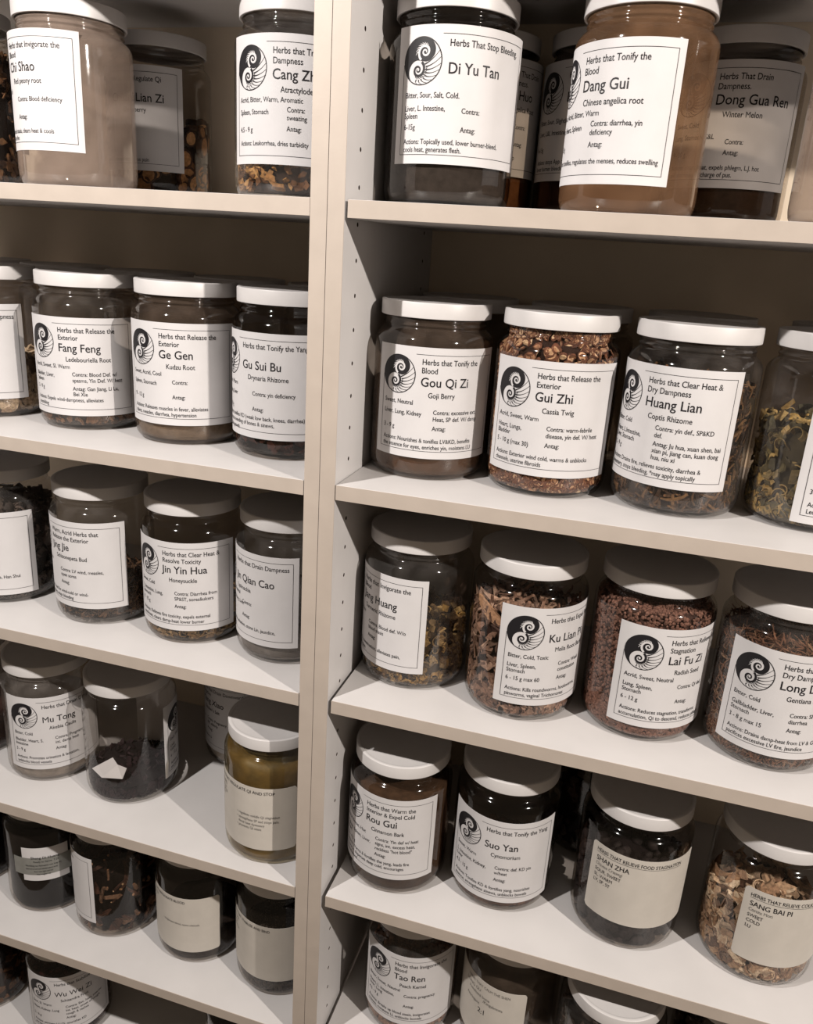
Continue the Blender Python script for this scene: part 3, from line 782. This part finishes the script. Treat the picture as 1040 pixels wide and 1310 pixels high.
# one long pale slab of bark pressed to the glass, upper left
V, F = [], []
for i in range(11):
    a = R_(-58+4.4*i); zc = 0.150-0.0021*i; w = 0.0075*math.sin(math.pi*(0.12+0.8*i/10))+0.002
    for rr, dz in ((0.0708, -w), (0.0712, w), (0.0675, w*0.9), (0.0670, -w*0.9)): V.append((rr*math.sin(a), -rr*math.cos(a), zc+dz))
for i in range(10):
    for k in range(4): k2 = (k+1) % 4; F.append((4*i+k, 4*i+4+k, 4*i+4+k2, 4*i+k2))
F += [(0, 1, 2, 3), (43, 42, 41, 40)]
o = mesh_obj('bark_slab', V, F, H('pale_bark_slab', (190, 146, 112), (200, 156, 122)), j); o['label'] = 'long tan slab of bark against the glass'
jar('R3', 0.4129, 0.1285, 'jar full of small red-brown seeds labelled Lai Fu Zi', G_CLEAR,
    lab=dict(th=-30.5, zb=0.0245, cat=['Herbs that Relieve Food', 'Stagnation'], name='Lai Fu Zi', latin='Radish Seed', left=['Acrid, Sweet, Neutral', 'Lung, Spleen,', 'Stomach', '6 - 12 g'],
             contra=['Contra: Qi def.'], antag=['Antag:'], act=['Actions: Reduces stagnation, transforms', 'accumulation, Qi to descend, reduces phlegm']),
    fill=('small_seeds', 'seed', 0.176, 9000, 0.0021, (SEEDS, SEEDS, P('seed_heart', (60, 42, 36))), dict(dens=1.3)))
jar('R3', 0.569, 0.1226, 'jar of fine curly brown roots labelled Long, at the right frame edge', G_DUSTY,
    lab=dict(th=-55, zb=0.0245, cat=['Herbs that Clear Heat &', 'Dry Dampness'], name='Long Dan Cao', latin='Gentiana Root', left=['Bitter, Cold', 'Gallbladder, Liver,', 'Stomach', '3 - 8 g max 15'],
             contra=['Contra: SP&ST def.', 'diarrhea'], antag=['Antag:'], act=['Actions: Drains damp-heat from LV & GB,', 'pacifices excessive LV fire, jaundice']),
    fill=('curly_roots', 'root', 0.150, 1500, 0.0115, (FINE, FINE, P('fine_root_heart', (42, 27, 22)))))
# --- fourth left shelf
jar('L4', -0.712, 0.133, 'dark jar slivered by the left frame edge, beside Mu Tong', G_DUSTY,
    fill=('dark_herb', 'powder', 0.07, 0, 0.004, (P('maroon_powder', (60, 36, 32)),)))
jar('L4', -0.542, 0.1329, 'pale cloudy jar labelled Mu Tong', G_PALE,
    lab=dict(th=-18.4, zb=0.0285, cat=['Herbs that Drain Damp'], name='Mu Tong', latin='Akebia Caulis', left=['Bitter, Cold', 'Bladder, Heart, S.', 'Intestine', '3 - 9 g'],
             contra=['Contra: Pregnancy,', 'int. damp heat'], antag=['Antag:'], act=['Actions: Promotes urination & lactation,', 'unblocks blood vessels']),
    fill=('grey_powder', 'powder', 0.026, 0, 0.004, (P('pale_grey_powder', (150, 140, 130)),)))
j = jar('L4', -0.3817, 0.1317, 'nearly empty clear jar with dark fruit at its foot, its label turned right', G_CLEAR,
    lab=dict(th=77.8, zb=0.0285, cat=['Herbs that', 'Stabilize'], name='Shan Yu', latin='Cornus', left=['Sour, Warm', 'Liver,', 'Kidney', '6 - 12 g'], contra=['Contra:'], antag=['Antag:'], act=['Actions: stabilizes', 'and astringes']),
    fill=('dark_fruit', 'chip', 0.030, 260, 0.0085, (PURPLE, PURPLE, BLACKC), dict(flatness=0.2)))
# folded paper slip among the fruit
slip = [(-0.047, -0.046, 0.038), (-0.018, -0.060, 0.037), (0.002, -0.044, 0.057), (-0.014, -0.034, 0.060), (0.016, -0.052, 0.038), (0.012, -0.034, 0.046)]
mesh_obj('paper_slip', slip + [(x, y+0.0005, z-0.0005) for x, y, z in slip],
    [(0, 1, 2, 3), (1, 4, 2), (4, 5, 2), (9, 8, 7, 6), (8, 10, 7), (8, 11, 10), (0, 6, 7, 1), (1, 7, 10, 4), (4, 10, 11, 5), (5, 11, 8, 2), (2, 8, 9, 3), (3, 9, 6, 0)], M_PAPER, j)
jar('L4', -0.2460, 0.2880, 'shadowed jar of white salt labelled Mang Xiao, behind the yellow jar', G_PALE,
    lab=dict(th=-100, zb=0.028, cat=['Herbs that Drain Downward,', 'Purgative'], name='Mang Xiao', latin="Glauber's Salt", left=['Salty, Bitter, Cold', 'L. Intestine, Stomach', '', '3 - 12 g'],
             contra=['Contra: Pregnancy,', 'def., elderly'], antag=['Antag:'], act=['Actions: purges accumulation &', 'softens hardness']),
    fill=('white_salt', 'powder', 0.16, 0, 0.004, (P('white_salt', (188, 178, 166)),)))
jar('L4', -0.0998, 0.0945, 'jar of amber-yellow herb with a large blank-looking label, beside the paired uprights', glass('honey_glass', (0.84, 0.79, 0.66), 0.04, srgb(160, 140, 96)[:3]),
    hand=dict(th=-72, zb=0.030, w=162, h=109, lines=[('HERBS THAT REGULATE QI AND STOP', 10, 98, 7.2, 0.95, 1), ('MU XIANG', 10, 87, 7.6, 0.8, 0), ('Costus Root', 12, 79, 6, 0.8, 0), ('ACRID BITTER', 12, 72, 6, 0.75, 0), ('WARM', 16, 65, 6, 0.8, 0),
        ('\u2022 regulates middle Qi stagnation', 68, 57, 6.2, 0.85, 0), ('\u2022 strengthens SP and stops pain', 68, 49, 6.2, 0.85, 0), ('  damp heat dysentery', 68, 42, 6.0, 0.85, 0), ('\u2022 prevents Qi stasis', 68, 35, 6.2, 0.85, 0)]),
    fill=('yellow_root', 'powder', 0.172, 0, 0.004, (principled('amber_yellow_root', srgb(100, 80, 42), 0.5, 0.5, 45, 0.45, 0.4, 120),)))
# --- fourth right shelf
jar('R4', 0.1011, 0.1060, 'jar of brown cinnamon powder labelled Rou Gui, leftmost on its shelf', G_SMOKE,
    lab=dict(th=-71.5, zb=0.031, cat=['Herbs that Warm the', 'Interior & Expel Cold'], cy=63, ay=36, name='Rou Gui', latin='Cinnamon Bark', left=['Acrid, Sweet, Hot', 'Kidney, Spleen, Liver,', 'Heart', '1.5 - 4.5 g'],
             contra=['Contra: Yin def w/ heat', 'signs, int. excess heat,', 'reckless "hot blood"'], antag=['Antag:'], act=['Actions: Warms & fortifies the yang, leads fire', 'to source, disperses deep cold, encourages', 'Qi and blood']),
    fill=('cinnamon', 'powder', 0.168, 0, 0.004, (P('cinnamon_powder', (74, 56, 42)),)))
jar('R4', 0.2574, 0.1285, 'dark jar of brown chunks labelled Suo Yan', G_SMOKE,
    lab=dict(th=-61, zb=0.0215, cat=['Herbs that Tonify the Yang'], name='Suo Yan', latin='Cynomorium', left=['Sweet, Warm', 'L. Intestine, Kidney,', 'Liver', '4.5 - 15 g'],
             contra=['Contra: def. KD yin', 'w/heat'], antag=['Antag:'], act=['Actions: Tonifies KD & fortifies yang, nourishes', 'essence, strengthens sinews, unblocks bowels']),
    fill=('brown_chunks', 'kernel', 0.048, 200, 0.0105, (H('chunk', (118, 84, 68), (92, 62, 50), (140, 104, 84)), BROWN, BROWN_CORE)))
jar('R4', 0.4393, 0.1237, 'jar of black fruit with a hand-lettered off-white label, Shan Zha', G_SMOKE,
    hand=dict(th=-46, zb=0.045, w=159, h=110, underline=True, lines=[('HERBS THAT RELIEVE FOOD STAGNATION', 8, 98, 7.6, 0.82, 1), ('SHAN ZHA', 9, 84, 10.5, 0.9, 1), ('Chinese Crataegi', 9, 76, 7, 0.8, 0), ('SOUR, SWEET', 9, 67, 7.2, 0.85, 1),
        ('SL. WARM', 9, 58.5, 7.2, 0.85, 1), ('LV, SP, ST', 9, 50, 7.2, 0.85, 1)]),
    fill=('black_fruit', 'kernel', 0.115, 300, 0.009, (H('black_fruit_skin', (46, 40, 41), (62, 55, 56), (32, 27, 28)), BLACKC, BLACKC)))
jar('R4', 0.6155, 0.1257, 'jar of tan bark curls with a hand-lettered off-white label, Sang Bai Pi', G_CLEAR,
    hand=dict(th=-30, zb=0.040, w=159, h=110, underline=True, lines=[('HERBS THAT RELIEVE COUGH & WHEEZING', 8, 98, 7.6, 0.82, 1), ('SANG BAI PI', 9, 84, 10.5, 0.9, 1), ('Cortex Mori', 9, 76, 7, 0.8, 0), ('SWEET', 9, 67, 7.2, 0.85, 1),
        ('COLD', 9, 58.5, 7.2, 0.85, 1), ('LU', 9, 50, 7.2, 0.85, 1)]),
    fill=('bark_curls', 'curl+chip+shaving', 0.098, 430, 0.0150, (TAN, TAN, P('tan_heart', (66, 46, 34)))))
jar('R4', 0.372, 0.2860, 'dark unlabelled jar in shadow behind the Suo Yan and Shan Zha jars', G_SMOKE,
    fill=('dark_leaves', 'chip', 0.16, 220, 0.012, (DARKLEAF, DARKLEAF, DARK_CORE)))
# --- fifth left shelf
jar('L5', -0.7420, 0.132, 'dark jar slivered by the left frame edge, left of the black jar', G_SMOKE, fill=('black_powder', 'powder', 0.16, 0, 0.004, (BLACKC,)))
j = jar('L5', -0.5695, 0.1303, 'black-filled jar with a small white sticker and grey tape', G_SMOKE, fill=('black_powder', 'powder', 0.165, 0, 0.004, (P('black_powder_herb', (20, 17, 17)),)))
st = paper('paper_sticker', j, 4.2, 78, 70, 0.076, M_PAPER, off=0.0004)
f = Flat()
f.text('Sheng Di Huang', 16, 47, 7.2, 1.0); f.text('Ready to Serve  7.29', 20, 39.5, 5.2, 0.95)
for k, s in enumerate(('Nourishing raw Rehmannia root, keep dry', 'store in a cool and shaded place away')): f.text(s, 6, 31.5-6.6*k, 4.8, 0.72)
f.text('from sun light and air', 20, 19, 4.8, 0.75); f.text('Net weight 1 lb', 24, 12.8, 4.8, 0.75)
mesh_obj('lettering', wrap(f.V, 4.2, 0.076, 0.00095), f.F, M_INK, st)
tp = paper('tape_strip', j, -9, 103, 36, 0.089, M_TAPE, off=0.00075)
jar('L5', -0.4203, 0.1251, 'dark jar of loose twigs, its label wrapped round to the left', G_SMOKE,
    lab=dict(th=-125.5, zb=0.0345, cat=['Herbs that Warm', 'the Interior'], name='Gan Qu', latin='Root', left=['Acrid, Hot', 'Heart, Lung', '', '3 - 9 g'], contra=['Contra: heat', 'signs, preg.'], antag=['Antag:'], act=['Actions: Warms the middle, restores', 'yang, expels cold']),
    fill=('loose_twigs', 'twig+shaving', 0.125, 110, 0.0145, (H('dark_twig', (62, 40, 34), (98, 68, 54), (44, 30, 26), (150, 118, 96), (54, 38, 32)), TANCUT, DARK_CORE)))
jar('L5', -0.2544, 0.1293, 'dark jar with a nearly blank off-white label, right of the twig jar', G_SMOKE,
    hand=dict(th=-66, zb=0.029, w=158, h=112, lines=[('HERBS THAT INVIGORATE BLOOD', 8, 101, 7.0, 0.85, 1), ('HONG HUA', 10, 92, 7.2, 0.8, 0), ('Safflower', 14, 85, 6, 0.8, 0), ('\u2022 invigorates blood, opens channels', 56, 56, 5.6, 0.85, 0)]),
    fill=('dark_powder', 'powder', 0.050, 0, 0.004, (P('dark_grey_powder', (58, 50, 47)),)))
jar('L5', -0.0953, 0.1193, 'jar of grey seeds with a nearly blank label, beside the paired uprights', G_SMOKE,
    hand=dict(th=-66, zb=0.036, w=158, h=110, lines=[('HERBS THAT STABILIZE AND BIND', 8, 99, 7.0, 0.85, 1), ('SUO SHA', 10, 88, 7.2, 0.8, 0), ('SWEET', 12, 78, 6, 0.8, 0), ('NEUTRAL', 14, 70, 6, 0.8, 0)]),
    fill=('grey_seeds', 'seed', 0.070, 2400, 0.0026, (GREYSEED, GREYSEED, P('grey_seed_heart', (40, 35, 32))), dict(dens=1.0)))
# --- lowest right shelf
jar('R5', 0.1345, 0.1250, 'jar of pinkish kernels labelled Tao Ren, leftmost on the lowest right shelf', G_DUSTY,
    lab=dict(th=-55, zb=0.0325, cat=['Herbs that Invigorate the', 'Blood'], name='Tao Ren', latin='Peach Kernel', left=['Bitter, Sweet, Neutral', 'Heart, L. Intestine,', 'Liver, Lung', '4.5 - 9 g'],
             contra=['Contra: pregnancy'], antag=['Antag:'], act=['Actions: Breaks up blood stasis, invigorates', 'menses, moistens LI, unblocks bowels']),
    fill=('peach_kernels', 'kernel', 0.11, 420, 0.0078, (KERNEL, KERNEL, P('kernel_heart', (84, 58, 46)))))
jar('R5', 0.2955, 0.1300, 'cloudy jar with a pencilled label, right of the Tao Ren jar', G_MILK_DARK,
    hand=dict(th=-97, zb=0.036, w=160, h=117, lines=[('HERBS THAT CALM THE SHEN', 60, 104, 6.6, 0.85, 0), ('LONG GU', 56, 93, 8, 0.9, 0), ('Fossilized bone', 64, 84, 7.4, 0.9, 0), ('/Kingsbones', 94, 77, 7.4, 0.9, 0), ('Astringent', 60, 68, 7.4, 0.9, 0), ('2:1', 86, 54, 13, 0.9, 1)]))
jar('R5', 0.4480, 0.0780, 'jar under a half-lit white lid at the bottom frame edge, right of pencilled label', G_DUSTY,
    fill=('grey_leaves', 'chip', 0.15, 220, 0.012, (DARKLEAF, DARKLEAF, DARK_CORE)))
jar('R5', 0.6130, 0.1260, 'dark jar in the bottom right corner, right of the large white lid', G_SMOKE,
    fill=('grey_leaves', 'chip', 0.15, 220, 0.012, (DARKLEAF, DARKLEAF, DARK_CORE)))
# --- lowest left shelf
jar('L6', -0.7450, 0.128, 'shadowed labelled jar in the bottom left corner, left of Wu Wei Zi', G_SMOKE,
    lab=dict(th=-78, zb=0.030, cat=['Herbs that Nourish', 'Heart & Calm Shen'], name='Suan Zao', latin='Jujube', left=['Sweet, Sour', 'Heart, Liver', '', '9 - 15 g'], contra=['Contra: excess'], antag=['Antag:'], act=['Actions: nourishes the heart,', 'calms the spirit & sweating']),
    fill=('brown_seeds', 'chip', 0.10, 160, 0.009, (BROWN, BROWN, BROWN_CORE)))
jar('L6', -0.5520, 0.1300, 'dark jar labelled Wu Wei Zi at the bottom frame edge', G_SMOKE,
    lab=dict(th=-29, zb=0.030, cat=['Herbs that Stabilize'], cy=60, ay=36, name='Wu Wei Zi', latin='Schisandra Fruit', left=['Sour, Sl. Warm', 'Heart, Kidney, Lung', '', '2 - 6 g'], contra=['Contra: Exc. heat, interior', 'int. heat, onset of cough,', 'cough & rashes'],
             antag=['Antag:'], act=['Actions: astringes LU Qi, nourishes KD', 'and binds essence']),
    fill=('dark_berries', 'kernel', 0.16, 260, 0.007, (H('schisandra', (54, 26, 26), (72, 36, 32), (36, 20, 20)), BLACKC, BLACKC)))
jar('L6', -0.1690, 0.1400, 'dark jar slivered at the bottom frame edge, left of the paired uprights', G_SMOKE,
    hand=dict(th=-62, zb=0.03, w=150, h=112, lines=[('HERBS', 60, 100, 6.5, 0.85, 0)]), fill=('black_powder', 'powder', 0.15, 0, 0.004, (BLACKC,)))
